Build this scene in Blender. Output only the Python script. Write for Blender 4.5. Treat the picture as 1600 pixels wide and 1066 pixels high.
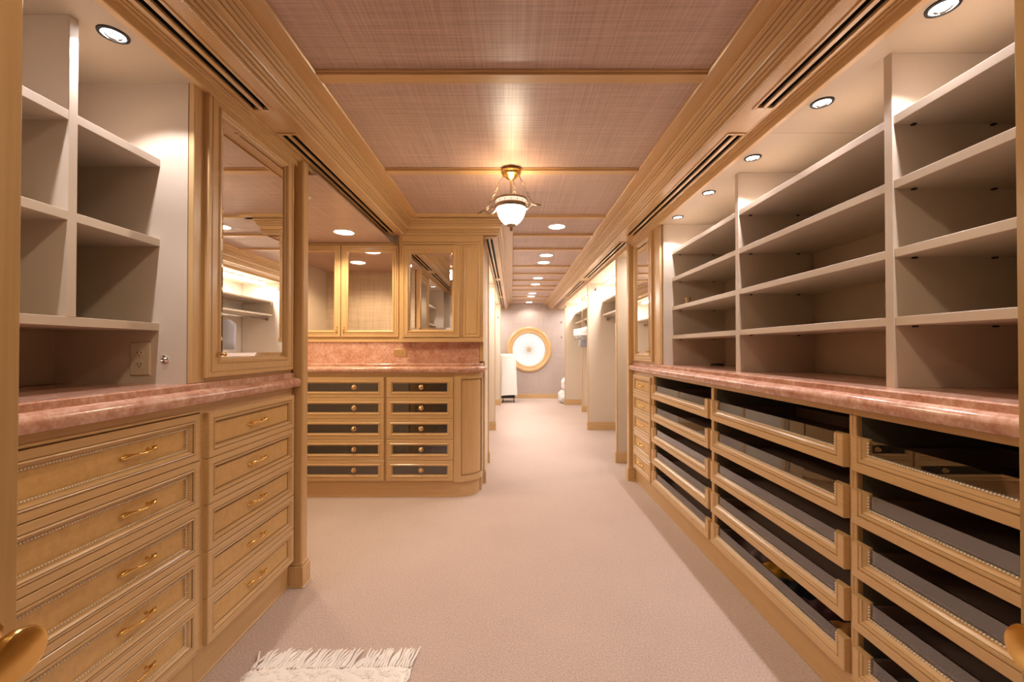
import bpy, bmesh, math, random
from mathutils import Vector, Matrix
random.seed(7)
for o in list(bpy.data.objects): bpy.data.objects.remove(o)
S = bpy.context.scene
COL = S.collection
# ------------------------------------------------------------ camera, world, exposure
FPX = 650.0
HC = 1.2
cd = bpy.data.cameras.new('camera'); cam = bpy.data.objects.new('camera', cd); COL.objects.link(cam)
cd.sensor_width = 36.0; cd.lens = FPX / 1600 * 36.0; cd.clip_start = 0.02; cd.clip_end = 60
PITCH = 6.0 / FPX
cam.location = (0, 0, HC); cam.rotation_euler = (math.pi / 2 + PITCH, 0, 0)
cd.shift_y = 6.0 / 1600
S.camera = cam
w = bpy.data.worlds.new('world'); S.world = w; w.use_nodes = True
w.node_tree.nodes['Background'].inputs[0].default_value = (0.9, 0.85, 0.8, 1)
w.node_tree.nodes['Background'].inputs[1].default_value = 0.35
S.view_settings.view_transform = 'Standard'; S.view_settings.look = 'None'
S.view_settings.gamma = 1.0; S.view_settings.use_curve_mapping = False
S.view_settings.exposure = 0.38
WARM = (1.0, 0.80, 0.54); COOL = (1.0, 0.93, 0.95); CLOSET = (1.0, 0.97, 0.95); CORR = (1.0, 0.91, 0.82)
P_CORR = 14.0; P_NICHE = 12.0; P_PEND = 2.2; P_CLOS = 11.5; P_ROOM = 34.0; P_ENTRY_FILL = 20.0

# ------------------------------------------------------------ materials
def newmat(name):
    m = bpy.data.materials.new(name); m.use_nodes = True
    nt = m.node_tree; b = nt.nodes['Principled BSDF']
    return m, nt, b
def simple(name, col, rough=0.5, metal=0.0, spec=0.5, coat=0.0):
    m, nt, b = newmat(name)
    b.inputs['Base Color'].default_value = (*col, 1); b.inputs['Roughness'].default_value = rough
    b.inputs['Metallic'].default_value = metal; b.inputs['Specular IOR Level'].default_value = spec
    b.inputs['Coat Weight'].default_value = coat
    return m
def emis(name, col, st, base=None):
    m, nt, b = newmat(name)
    b.inputs['Base Color'].default_value = (*(base or col), 1)
    b.inputs['Emission Color'].default_value = (*col, 1); b.inputs['Emission Strength'].default_value = st
    return m
def ramp_between(nt, fac, c0, c1, p0=0.3, p1=0.7):
    r = nt.nodes.new('ShaderNodeValToRGB')
    r.color_ramp.elements[0].color = (*c0, 1); r.color_ramp.elements[0].position = p0
    r.color_ramp.elements[1].color = (*c1, 1); r.color_ramp.elements[1].position = p1
    nt.links.new(fac, r.inputs[0]); return r
def pos_noise(nt, scale, nscale=1.0, detail=3.0, rough=0.5):
    g = nt.nodes.new('ShaderNodeNewGeometry'); mp = nt.nodes.new('ShaderNodeMapping')
    mp.inputs['Scale'].default_value = scale
    nt.links.new(g.outputs['Position'], mp.inputs[0])
    n = nt.nodes.new('ShaderNodeTexNoise'); n.inputs['Scale'].default_value = nscale
    n.inputs['Detail'].default_value = detail; n.inputs['Roughness'].default_value = rough
    nt.links.new(mp.outputs[0], n.inputs[0]); return n
def bump(nt, b, h, st, dist=0.002):
    bp = nt.nodes.new('ShaderNodeBump'); bp.inputs['Strength'].default_value = st
    bp.inputs['Distance'].default_value = dist
    nt.links.new(h, bp.inputs['Height']); nt.links.new(bp.outputs[0], b.inputs['Normal'])
def maple(name, axis, c0=(0.58, 0.365, 0.165), c1=(0.66, 0.43, 0.205), rough=0.30):
    m, nt, b = newmat(name)
    sc = [130, 130, 130]; sc['xyz'.index(axis)] = 4
    n = pos_noise(nt, sc, 1.0, 4.0, 0.6)
    r = ramp_between(nt, n.outputs['Fac'], c0, c1, 0.3, 0.7)
    nt.links.new(r.outputs[0], b.inputs['Base Color'])
    b.inputs['Roughness'].default_value = rough
    b.inputs['Coat Weight'].default_value = 0.3; b.inputs['Coat Roughness'].default_value = 0.18
    bump(nt, b, n.outputs['Fac'], 0.08, 0.001)
    return m
def weave(name, ax1, ax2, c0, c1, rough=0.42, bs=0.6):
    m, nt, b = newmat(name)
    s1 = [1, 1, 1]; s1['xyz'.index(ax1)] = 260; s1['xyz'.index(ax2)] = 3
    s2 = [1, 1, 1]; s2['xyz'.index(ax2)] = 150; s2['xyz'.index(ax1)] = 2
    n1 = pos_noise(nt, s1, 1.0, 2.0, 0.6); n2 = pos_noise(nt, s2, 1.0, 2.0, 0.6)
    mx = nt.nodes.new('ShaderNodeMix'); mx.data_type = 'FLOAT'; mx.inputs[0].default_value = 0.42
    nt.links.new(n1.outputs['Fac'], mx.inputs[2]); nt.links.new(n2.outputs['Fac'], mx.inputs[3])
    r = ramp_between(nt, mx.outputs[0], c0, c1, 0.36, 0.62)
    nt.links.new(r.outputs[0], b.inputs['Base Color'])
    b.inputs['Roughness'].default_value = rough
    bump(nt, b, mx.outputs[0], bs, 0.0015)
    return m
def marble(name):
    m, nt, b = newmat(name)
    n = pos_noise(nt, (1, 1, 1), 55.0, 6.0, 0.75); n2 = pos_noise(nt, (1, 1, 1), 12.0, 5.0, 0.65)
    mx = nt.nodes.new('ShaderNodeMix'); mx.data_type = 'FLOAT'; mx.inputs[0].default_value = 0.45
    nt.links.new(n.outputs['Fac'], mx.inputs[2]); nt.links.new(n2.outputs['Fac'], mx.inputs[3])
    r = ramp_between(nt, mx.outputs[0], (0.42, 0.18, 0.115), (0.70, 0.46, 0.36), 0.38, 0.62)
    e = r.color_ramp.elements.new(0.5); e.color = (0.57, 0.31, 0.22, 1)
    nt.links.new(r.outputs[0], b.inputs['Base Color'])
    b.inputs['Roughness'].default_value = 0.16
    return m
def carpet(name):
    m, nt, b = newmat(name)
    n = pos_noise(nt, (1, 1, 1), 140.0, 3.0, 0.8); n2 = pos_noise(nt, (1, 1, 1), 1.6, 3.0, 0.6)
    mx = nt.nodes.new('ShaderNodeMix'); mx.data_type = 'FLOAT'; mx.inputs[0].default_value = 0.12
    nt.links.new(n.outputs['Fac'], mx.inputs[2]); nt.links.new(n2.outputs['Fac'], mx.inputs[3])
    r = ramp_between(nt, mx.outputs[0], (0.42, 0.31, 0.26), (0.74, 0.57, 0.485), 0.33, 0.67)
    nt.links.new(r.outputs[0], b.inputs['Base Color'])
    b.inputs['Roughness'].default_value = 0.95; b.inputs['Specular IOR Level'].default_value = 0.1
    b.inputs['Sheen Weight'].default_value = 0.25
    bump(nt, b, n.outputs['Fac'], 0.9, 0.006)
    return m
def glassy(name, tint=(0.95, 0.95, 0.93), refl=0.10):
    m = bpy.data.materials.new(name); m.use_nodes = True; nt = m.node_tree
    for n in list(nt.nodes): nt.nodes.remove(n)
    out = nt.nodes.new('ShaderNodeOutputMaterial'); mix = nt.nodes.new('ShaderNodeMixShader')
    tr = nt.nodes.new('ShaderNodeBsdfTransparent'); gl = nt.nodes.new('ShaderNodeBsdfGlossy')
    tr.inputs[0].default_value = (*tint, 1); gl.inputs['Roughness'].default_value = 0.01
    fr = nt.nodes.new('ShaderNodeFresnel'); fr.inputs[0].default_value = 1.5
    ad = nt.nodes.new('ShaderNodeMath'); ad.operation = 'ADD'; ad.inputs[1].default_value = refl; ad.use_clamp = True
    nt.links.new(fr.outputs[0], ad.inputs[0]); nt.links.new(ad.outputs[0], mix.inputs[0])
    nt.links.new(tr.outputs[0], mix.inputs[1]); nt.links.new(gl.outputs[0], mix.inputs[2])
    nt.links.new(mix.outputs[0], out.inputs[0])
    return m
WY = maple('maple_y', 'y'); WX = maple('maple_x', 'x'); WZ = maple('maple_z', 'z')
BURL = None
def burl():
    m, nt, b = newmat('burl_maple')
    n = pos_noise(nt, (1, 1, 1), 45.0, 6.0, 0.7)
    r = ramp_between(nt, n.outputs['Fac'], (0.56, 0.33, 0.12), (0.67, 0.42, 0.165), 0.3, 0.65)
    nt.links.new(r.outputs[0], b.inputs['Base Color']); b.inputs['Roughness'].default_value = 0.35
    return m
BURL = burl()
LAM = simple('cream_laminate', (0.60, 0.50, 0.40), 0.4)
LAM_DIM = simple('cream_laminate_dimmed', (0.50, 0.40, 0.29), 0.45)  # cream laminate with a darker colour, so the lit niche ceilings come out dimmer
LAMIN = simple('cream_laminate_panel', (0.56, 0.445, 0.325), 0.5)
CLOSW = simple('closet_cream', (0.68, 0.575, 0.46), 0.5)
CEILM = weave('woven_ceiling_paper', 'y', 'x', (0.40, 0.28, 0.235), (0.62, 0.45, 0.385), 0.33, 0.6)
WALLM = weave('woven_wall_paper', 'x', 'z', (0.42, 0.33, 0.30), (0.56, 0.46, 0.42), 0.6, 0.4)
LINEN = weave('linen_panel', 'x', 'z', (0.36, 0.25, 0.16), (0.66, 0.50, 0.36), 0.6, 0.4)
SIDEW = simple('painted_wall', (0.62, 0.54, 0.46), 0.7)
MARB = marble('rose_marble'); CARP = carpet('pink_carpet')
MIRR = simple('mirror_silver', (0.92, 0.90, 0.87), 0.01, 1.0)
BRASS = simple('brass', (0.78, 0.50, 0.16), 0.22, 1.0)
COPPER = simple('antique_brass', (0.72, 0.50, 0.26), 0.3, 1.0)
BRONZE = simple('pewter_bronze', (0.42, 0.33, 0.24), 0.38, 1.0)
CHROME = simple('chrome', (0.85, 0.85, 0.85), 0.15, 1.0)
BLACK = simple('black_metal', (0.012, 0.011, 0.010), 0.5)
DARKB = simple('dark_brown', (0.03, 0.018, 0.012), 0.6)
GROOVE = simple('dark_glaze_line', (0.27, 0.17, 0.085), 0.5)
BEADM = simple('silver_bead', (0.92, 0.86, 0.74), 0.3, 0.0)
ANTM = simple('tinted_mirror', (0.80, 0.70, 0.60), 0.03, 1.0)
GRASS = weave('pale_grasscloth', 'x', 'z', (0.48, 0.38, 0.28), (0.74, 0.64, 0.52), 0.6, 0.4)
GLASS = glassy('clear_glass', (0.85, 0.83, 0.8), 0.20); GLASSD = glassy('cabinet_glass', (0.9, 0.86, 0.8), 0.06)
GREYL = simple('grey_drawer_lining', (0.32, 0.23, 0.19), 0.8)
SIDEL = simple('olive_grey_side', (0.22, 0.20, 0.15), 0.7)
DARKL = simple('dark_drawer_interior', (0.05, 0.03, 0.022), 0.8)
WHITEF = simple('white_fabric', (0.80, 0.78, 0.75), 0.9)
BLUEF = simple('blue_fabric', (0.18, 0.28, 0.55), 0.9)
GREYF = simple('grey_fabric', (0.45, 0.45, 0.5), 0.9)
TANF = simple('tan_fabric', (0.5, 0.36, 0.2), 0.9)
SHAG = simple('white_shag', (0.90, 0.84, 0.78), 0.95)
PLATE = simple('beige_plastic', (0.60, 0.50, 0.36), 0.4)
LEDM = emis('led_lens', (1.0, 0.97, 0.95), 14.0)
LAMPM = emis('warm_lens', (1.0, 0.93, 0.82), 12.0)
BOWLM = emis('lit_alabaster_glass', (1.0, 0.84, 0.62), 62.0)
BOWLI = emis('lit_alabaster_inside', (1.0, 0.86, 0.66), 3.0)
BOWLR = emis('lit_glass_band', (1.0, 0.78, 0.58), 0.75)
TUBEM = emis('closet_light_diffuser', (1.0, 0.95, 0.86), 7.0)
WINM = emis('backlit_pleated_sheer', (1.0, 0.97, 0.94), 0.58, (0.25, 0.24, 0.23))
HUBM = emis('gathered_sheer', (1.0, 0.72, 0.46), 0.26, (0.3, 0.2, 0.12))

# ------------------------------------------------------------ helpers
W = {}
def put(o, parent, wpos):
    wpos = Vector(wpos); COL.objects.link(o)
    if parent is not None:
        o.parent = parent; o.location = wpos - W[parent.name]
    else: o.location = wpos
    W[o.name] = wpos
    return o
def tag(o, label=None, cat=None, group=None, kind=None):
    if label: o['label'] = label
    if cat: o['category'] = cat
    if group: o['group'] = group
    if kind: o['kind'] = kind
    return o
def thing(name, loc, label, cat, group=None):
    o = bpy.data.objects.new(name, None); o.empty_display_size = 0.05
    put(o, None, loc); return tag(o, label, cat, group)
def children(o): return [c for c in bpy.data.objects if c.parent == o]
def copy_tree(o, parent, delta, top=True):
    c = o.copy(); wp = W[o.name] + Vector(delta)
    kids = KIDS.get(o.name, [])
    put(c, parent, wp)
    for k in kids:
        kc = copy_tree(k, c, delta, False)
    if parent is not None: KIDS.setdefault(parent.name, []).append(c)
    return c
KIDS = {}
def ident(a, d, z): return (a, d, z)
class MB:
    def __init__(s, T=ident): s.v = []; s.f = []; s.T = T; s.gi = set()
    def p(s, a, d, z): s.v.append(s.T(a, d, z)); return len(s.v) - 1
    def box(s, a0, a1, d0, d1, z0, z1):
        i = [s.p(a, d, z) for z in (z0, z1) for d in (d0, d1) for a in (a0, a1)]
        for q in ((0,1,3,2),(4,6,7,5),(0,4,5,1),(2,3,7,6),(0,2,6,4),(1,5,7,3)): s.f.append([i[k] for k in q])
        return s
    def rings(s, a0, a1, z0, z1, rr, cap_in=True, cap_out=True, gl=()):
        prev = None; first = None
        for ri, (i, d) in enumerate(rr):
            r = [s.p(a0+i, d, z0+i), s.p(a1-i, d, z0+i), s.p(a1-i, d, z1-i), s.p(a0+i, d, z1-i)]
            if prev:
                for k in range(4):
                    if ri in gl: s.gi.add(len(s.f))
                    s.f.append([prev[k], prev[(k+1) % 4], r[(k+1) % 4], r[k]])
            else: first = r
            prev = r
        if cap_in: s.f.append(prev)
        if cap_out: s.f.append(first[::-1])
        return s
    def frame(s, a0, a1, z0, z1, rr, gl=()):   # closed hollow frame: ring list loops to its start
        return s.rings(a0, a1, z0, z1, rr + [rr[0]], False, False, gl)
    def lathe(s, c, prof, n=20, axis='z', cap=True):
        rows = []
        for (r, h) in prof:
            row = []
            for k in range(n):
                t = 2*math.pi*k/n; x, y = r*math.cos(t), r*math.sin(t)
                if axis == 'z': q = (c[0]+x, c[1]+y, c[2]+h)
                elif axis == 'y': q = (c[0]+x, c[1]+h, c[2]+y)
                else: q = (c[0]+h, c[1]+x, c[2]+y)
                row.append(s.p(*q))
            rows.append(row)
        for a, b in zip(rows, rows[1:]):
            for k in range(n): s.f.append([a[k], a[(k+1) % n], b[(k+1) % n], b[k]])
        if cap: s.f.append(rows[0][::-1]); s.f.append(rows[-1])
        return s
    def tube(s, pts, rad, n=8, flat=1.0, closed=False):
        pts = [Vector(s.T(*p)) for p in pts]; rows = []
        if not hasattr(rad, '__len__'): rad = [rad]*len(pts)
        up = Vector((0, 0, 1))
        for k, p in enumerate(pts):
            if closed: t = pts[(k+1) % len(pts)] - pts[k-1]
            else: t = pts[min(k+1, len(pts)-1)] - pts[max(k-1, 0)]
            t.normalize()
            u = t.cross(up)
            if u.length < 0.05: u = t.cross(Vector((1, 0, 0)))
            u.normalize(); v = t.cross(u)
            row = []
            for j in range(n):
                th = 2*math.pi*j/n
                q = p + u*math.cos(th)*rad[k]*flat + v*math.sin(th)*rad[k]
                s.v.append(tuple(q)); row.append(len(s.v)-1)
            rows.append(row)
        if closed: rows.append(rows[0])
        for a, b in zip(rows, rows[1:]):
            for j in range(n): s.f.append([a[j], a[(j+1) % n], b[(j+1) % n], b[j]])
        if not closed: s.f.append(rows[0][::-1]); s.f.append(rows[-1])
        return s
    def blob(s, c, r, lat=3, lon=6, sc=(1,1,1)):
        rows = []
        top = s.p(c[0], c[1], c[2]+r*sc[2]); bot = s.p(c[0], c[1], c[2]-r*sc[2])
        for i in range(1, lat):
            ph = math.pi*i/lat
            rows.append([s.p(c[0]+r*sc[0]*math.sin(ph)*math.cos(2*math.pi*k/lon), c[1]+r*sc[1]*math.sin(ph)*math.sin(2*math.pi*k/lon), c[2]+r*sc[2]*math.cos(ph)) for k in range(lon)])
        for k in range(lon):
            s.f.append([top, rows[0][k], rows[0][(k+1) % lon]]); s.f.append([bot, rows[-1][(k+1) % lon], rows[-1][k]])
        for a, b in zip(rows, rows[1:]):
            for k in range(lon): s.f.append([a[k], b[k], b[(k+1) % lon], a[(k+1) % lon]])
        return s
    def build(s, name, mat, parent=None, wpos=None, bevel=0.0, smooth=False, label=None, kind=None):
        xs = [p[0] for p in s.v]; ys = [p[1] for p in s.v]; zs = [p[2] for p in s.v]
        if wpos is None: wpos = ((min(xs)+max(xs))/2, (min(ys)+max(ys))/2, min(zs))
        me = bpy.data.meshes.new(name)
        me.from_pydata([(p[0]-wpos[0], p[1]-wpos[1], p[2]-wpos[2]) for p in s.v], [], s.f)
        if s.gi:
            me.materials.append(mat); me.materials.append(GROOVE)
            for fi in s.gi: me.polygons[fi].material_index = 1
        bm = bmesh.new(); bm.from_mesh(me)
        bmesh.ops.recalc_face_normals(bm, faces=bm.faces)
        bm.to_mesh(me); bm.free()
        if not s.gi: me.materials.append(mat)
        if smooth:
            for p in me.polygons: p.use_smooth = True
            if smooth != 'all':
                try: me.set_sharp_from_angle(angle=math.radians(40))
                except Exception: pass
        o = bpy.data.objects.new(name, me)
        put(o, parent, wpos)
        if bevel:
            md = o.modifiers.new('bevel', 'BEVEL'); md.width = bevel; md.segments = 1; md.limit_method = 'ANGLE'
        if parent is not None: KIDS.setdefault(parent.name, []).append(o)
        if label: o['label'] = label
        if kind: o['kind'] = kind
        return o
def B(x0, x1, y0, y1, z0, z1, name, mat, parent=None, **k):
    return MB().box(x0, x1, y0, y1, z0, z1).build(name, mat, parent, **k)
def struct(o): o['kind'] = 'structure'; return o
def light(name, kind, loc, power, col, parent=None, size=0.03, spot=None, blend=0.2, rot=None, sx=None, sy=None):
    l = bpy.data.lights.new(name, kind); l.energy = power; l.color = col
    if kind == 'AREA':
        l.shape = 'RECTANGLE'; l.size = sx; l.size_y = sy
    else: l.shadow_soft_size = size
    if spot: l.spot_size = math.radians(spot); l.spot_blend = blend
    o = bpy.data.objects.new(name, l); put(o, parent, loc)
    if rot: o.rotation_euler = rot
    return o
def sweep(path, prof, gl=()):
    """path: plan points; prof: (offset to the right of travel, z); mitred"""
    m = MB(); rows = []
    n = len(path)
    for i, P in enumerate(path):
        P = Vector((P[0], P[1]))
        def nrm(a, b):
            t = (Vector(b)-Vector(a)).normalized(); return Vector((t.y, -t.x))
        if i == 0: N = nrm(path[0], path[1])
        elif i == n-1: N = nrm(path[-2], path[-1])
        else:
            a = nrm(path[i-1], path[i]); b = nrm(path[i], path[i+1]); N = (a+b)/(1+a.dot(b))
        rows.append([m.p(P.x+N.x*o, P.y+N.y*o, z) for (o, z) in prof])
    k = len(prof)
    for a, b in zip(rows, rows[1:]):
        for j in range(k):
            if j in gl: m.gi.add(len(m.f))
            m.f.append([a[j], a[(j+1) % k], b[(j+1) % k], b[j]])
    m.f.append(rows[0][::-1]); m.f.append(rows[-1])
    return m

ZS = 2.165      # soffit height
ZB = 2.28       # beam underside
ZC = 2.297      # ceiling panels
ZN = 2.13       # niche ceilings
ZT = 1.078      # countertop
YE = 10.1       # end wall
# ------------------------------------------------------------ shell
struct(B(-2.3, 1.9, -1.5, YE+0.15, -0.06, 0.0, 'floor', CARP))
ceil = struct(B(-2.3, 1.9, -1.5, YE+0.15, ZC+0.004, ZC+0.08, 'ceiling', SIDEW))
def cpanel(x0, x1, y0, y1, z=ZC):
    B(x0, x1, y0, y1, z, z+0.012, 'ceiling_panel', CEILM, ceil)
beams = [0.80, 1.685, 2.571, 3.462]
ys = [0.0] + beams
for a, b in zip(ys, ys[1:]): cpanel(-0.772, 0.772, a-0.0, b-0.0)
cb = [4.034, 4.60, 5.55, 6.10, 6.69, 7.30, 7.80, 8.78, 9.40, YE]
ys = [3.462] + cb
for a, b in zip(ys, ys[1:]): cpanel(0.012, 0.772, a, b)
def beam(x0, x1, yf, wd=0.056):
    m = MB(lambda a, d, z: (a, d, z))
    m.box(x0, x1, yf-wd, yf, ZB, ZC+0.002)
    m.box(x0, x1, yf-wd-0.008, yf-wd, ZB+0.009, ZC+0.002); m.box(x0, x1, yf, yf+0.008, ZB+0.009, ZC+0.002)
    return m.build('ceiling_beam', WX, ceil, bevel=0.002)
for y in beams[:-1]: beam(-0.772, 0.772, y)
beam(-0.772, 0.772, beams[-1]-0.0, 0.05)
for y in cb[:-1]: beam(0.012, 0.772, y, 0.07)
# crown mouldings (soffit edge up to the flat strip round the panels)
CR = [(0.0, ZS), (0.0, ZS-0.008), (0.008, ZS-0.008), (0.009, ZS+0.002), (0.0105, ZS+0.004), (0.0115, ZS+0.001), (0.018, ZS+0.001), (0.020, ZS+0.008), (0.0185, ZS+0.012), (0.0185, ZS+0.015),
      (0.025, ZS+0.017), (0.027, ZS+0.024), (0.0245, ZS+0.028), (0.0245, ZS+0.031), (0.031, ZS+0.033), (0.033, ZS+0.036), (0.0305, ZS+0.042), (0.0335, ZS+0.054), (0.041, ZS+0.062), (0.0445, ZS+0.062), (0.0445, ZS+0.066),
      (0.050, ZS+0.067), (0.053, ZS+0.074), (0.0505, ZS+0.078), (0.0515, ZS+0.081), (0.058, ZS+0.082), (0.061, ZS+0.089), (0.0585, ZS+0.094), (0.0595, ZS+0.097), (0.067, ZS+0.099), (0.067, ZS+0.104), (0.072, ZS+0.107), (0.072, ZB), (0.136, ZB), (0.140, ZB+0.006), (0.140, ZC+0.003), (0.0, ZC+0.003)]
CG = (3, 8, 12, 19, 23, 27)
struct(sweep([(-0.91, -0.03), (-0.91, 3.5), (-0.13, 3.5), (-0.13, YE)], CR, CG).build('trim_1', WY))
struct(sweep([(0.91, YE), (0.91, -0.03)], CR, CG).build('trim_2', WY))
def beadrow(pts_fn, n, r, name, parent, mat=BEADM, lat=3, lon=6, sc=(1,1,1)):
    m = MB()
    for k in range(n): m.blob(pts_fn(k), r, lat, lon, sc)
    return m.build(name, mat, parent, kind='stuff')
t1 = bpy.data.objects['trim_1']; t2 = bpy.data.objects['trim_2']
beadrow(lambda k: (-0.907, 0.55+k*0.0085, ZS-0.0065), 345, 0.0034, 'bead_moulding', t1)
beadrow(lambda k: (0.907, 0.55+k*0.0085, ZS-0.0065), 380, 0.0034, 'bead_moulding', t2)
# walls
struct(B(-2.3, -2.2, -0.15, 3.6, 0, ZC, 'wall_left', SIDEW))
struct(B(1.80, 1.9, -1.5, YE+0.15, 0, ZC, 'wall_right', SIDEW))
struct(B(-0.90, -0.82, 4.44, YE, 0, ZS, 'wall_left_corridor', CLOSW))
wf = MB(); WXc, WZc, RW = 0.41, 1.18, 0.40   # end wall with a round opening
n = 48; ring = []; outer = []
x0, x1 = -0.90, 1.80
for k in range(n):
    t = 2*math.pi*k/n; c, s_ = math.cos(t), math.sin(t)
    ring.append((WXc+RW*c, WZc+RW*s_))
    sc = min(((x1-WXc) if c > 0 else (WXc-x0))/max(abs(c), 1e-6), ((ZC-WZc) if s_ > 0 else WZc)/max(abs(s_), 1e-6))
    outer.append((WXc+sc*c, WZc+sc*s_))
def addring(y): return [wf.p(a, y, b) for a, b in ring], [wf.p(a, y, b) for a, b in outer]
i0, o0 = addring(YE); i1, o1 = addring(YE+0.14)
for k in range(n):
    j = (k+1) % n
    wf.f += [[i0[k], i0[j], o0[j], o0[k]], [i1[k], o1[k], o1[j], i1[j]], [i0[k], i1[k], i1[j], i0[j]]]
struct(wf.build('wall_back', WALLM))
for cx, cz in ((x0, 0), (x1, 0), (x0, ZC), (x1, ZC)): pass
struct(B(-0.82, 1.10, YE-0.018, YE, 0, 0.105, 'baseboard_back', WX, bevel=0.003))
# entry wall around the camera's doorway
ew = MB(); ew.box(-2.3, -0.53, -0.15, -0.03, 0, ZC); ew.box(0.53, 1.9, -0.15, -0.03, 0, ZC); ew.box(-0.53, 0.53, -0.15, -0.03, 2.12, ZC)
struct(ew.build('wall_front', SIDEW))
struct(B(-2.3, 1.9, -1.6, -1.5, 0, ZC, 'wall_bedroom', SIDEW))
struct(B(-2.4, -2.3, -1.6, YE+.15, 0, ZC, 'wall_outer', SIDEW))
struct(B(-2.2, -1.12, 2.172, 2.19, 0, 2.109, 'wall_alcove_side', GRASS))
struct(B(-2.2, -1.024, 2.172, 3.56, 2.109, 2.121, 'ceiling_alcove', CEILM))

# round window
win = MB(); 
wo = MB().lathe((WXc, YE, WZc), [(0.395, 0.05), (0.395, -0.015), (0.405, -0.028), (0.43, -0.034), (0.455, -0.026), (0.465, -0.030), (0.50, -0.045), (0.535, -0.040), (0.55, -0.025), (0.55, 0.0), (0.55, 0.004), (0.395, 0.05)], 64, 'y', cap=False)
# window root is the casing itself
winr = struct(wo.build('window_1', WX, smooth=True))
pl = MB(); N = 96; c0 = pl.p(WXc, YE+0.035, WZc)
rows = []
for r, amp in ((0.05, 0.002), (0.2, 0.006), (0.396, 0.012)):
    rows.append([pl.p(WXc+r*math.cos(2*math.pi*k/N), YE+0.045+(amp if k % 2 else -amp), WZc+r*math.sin(2*math.pi*k/N)) for k in range(N)])
for k in range(N): pl.f.append([c0, rows[0][k], rows[0][(k+1) % N]])
for a, b in zip(rows, rows[1:]):
    for k in range(N): pl.f.append([a[k], a[(k+1) % N], b[(k+1) % N], b[k]])
pl.build('pleated_sheer', WINM, winr)
for k in range(16):
    t = 2*math.pi*k/16 + 0.1
    MB().tube([(WXc+0.04*math.cos(t), YE+0.028, WZc+0.04*math.sin(t)), (WXc+0.23*math.cos(t), YE+0.030, WZc+0.23*math.sin(t))], [0.0085, 0.0015], 6).build('pleat_fold', HUBM, winr)
MB().lathe((WXc, YE+0.03, WZc), [(0.055, 0.004), (0.05, -0.004), (0.03, -0.010), (0.012, -0.014)], 20, 'y').build('rosette', HUBM, winr, smooth=True)

# ------------------------------------------------------------ soffits and slot vents
def soffit(name, xa, xb, segs, y0, y1):
    """xa,xb = edges; the vent band is 0.08 wide in the middle"""
    v0, v1 = VB[name]
    m = MB(); lo, hi = min(xa, xb), max(xa, xb)
    m.box(lo, v0, y0, y1, ZS, ZC); m.box(v1, hi, y0, y1, ZS, ZC)
    y = y0
    for a, b in segs:
        m.box(v0, v1, y, a, ZS, ZC); y = b
    if y < y1: m.box(v0, v1, y, y1, ZS, ZC)
    m.box(v0, v1, y0, y1, ZS+0.06, ZC)
    return struct(m.build(name, WY))
VB = {'trim_3': (-1.052, -0.965), 'trim_4': (0.965, 1.052), 'trim_5': (-0.24, -0.16)}
vl = [(-0.03, 1.68), (1.85, 3.46)]
vr = [(-0.03, 1.665), (1.85, 3.54), (3.745, 5.68), (5.88, 7.78), (7.9, 9.9)]
vc = [(3.62, 5.72), (5.86, 7.7), (7.84, 9.9)]
s3 = soffit('trim_3', -1.09, -0.91, vl, -0.03, 3.58)
s4 = soffit('trim_4', 0.91, 1.09, vr, -0.03, YE)
s5 = soffit('trim_5', -0.255, -0.13, vc, 3.58, YE)
names_l = ['slot air vent in the left soffit above the tall shelf niche', 'slot air vent in the left soffit over the dresser alcove']
names_r = ['nearest slot air vent in the right soffit, above the big open shelves', 'second slot air vent in the right soffit, ending by the right mirror cabinet',
           'third slot air vent in the right soffit, over the first hanging closet', 'fourth slot air vent in the right soffit', 'farthest slot air vent in the right soffit, near the round window wall']
names_c = ['nearest slot air vent left of the corridor ceiling', 'middle slot air vent left of the corridor ceiling', 'farthest slot air vent left of the corridor ceiling']
def vent(x0, x1, y0, y1, label, grp):
    y0 = max(y0, 0.0)
    t = thing('slot_vent', ((x0+x1)/2, (y0+y1)/2, ZS), label, 'air vent', grp)
    w_ = x1-x0
    f = MB(); e = 0.011 if w_ > 0.082 else 0.010
    f.box(x0, x0+e, y0, y1, ZS-0.005, ZS+0.006); f.box(x1-e, x1, y0, y1, ZS-0.005, ZS+0.006)
    f.box(x0+e, x1-e, y0, y0+0.015, ZS-0.005, ZS+0.006); f.box(x0+e, x1-e, y1-0.015, y1, ZS-0.005, ZS+0.006)
    f.build('vent_frame', WY, t, bevel=0.001)
    s_ = (w_-2*e); b = s_*0.26
    B(x0+e+(s_-b)/2, x0+e+(s_+b)/2, y0+0.015, y1-0.015, ZS-0.004, ZS+0.006, 'centre_bar', WY, t, bevel=0.001)
    B(x0+e, x1-e, y0+0.015, y1-0.015, ZS+0.03, ZS+0.04, 'dark_duct', BLACK, t)
    for xx in (x0+e, x1-e-0.003): B(xx, xx+0.003, y0+0.015, y1-0.015, ZS+0.006, ZS+0.03, 'duct_side', BLACK, t)
    B(x0+e+(s_-b)/2-0.002, x0+e+(s_+b)/2+0.002, y0+0.015, y1-0.015, ZS+0.006, ZS+0.03, 'duct_divider', BLACK, t)
for (a, b), l in zip(vl, names_l): vent(*VB['trim_3'], a, b, l, 'slot vents')
for (a, b), l in zip(vr, names_r): vent(*VB['trim_4'], a, b, l, 'slot vents')
for (a, b), l in zip(vc, names_c): vent(*VB['trim_5'], a, b, l, 'slot vents')
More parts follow.
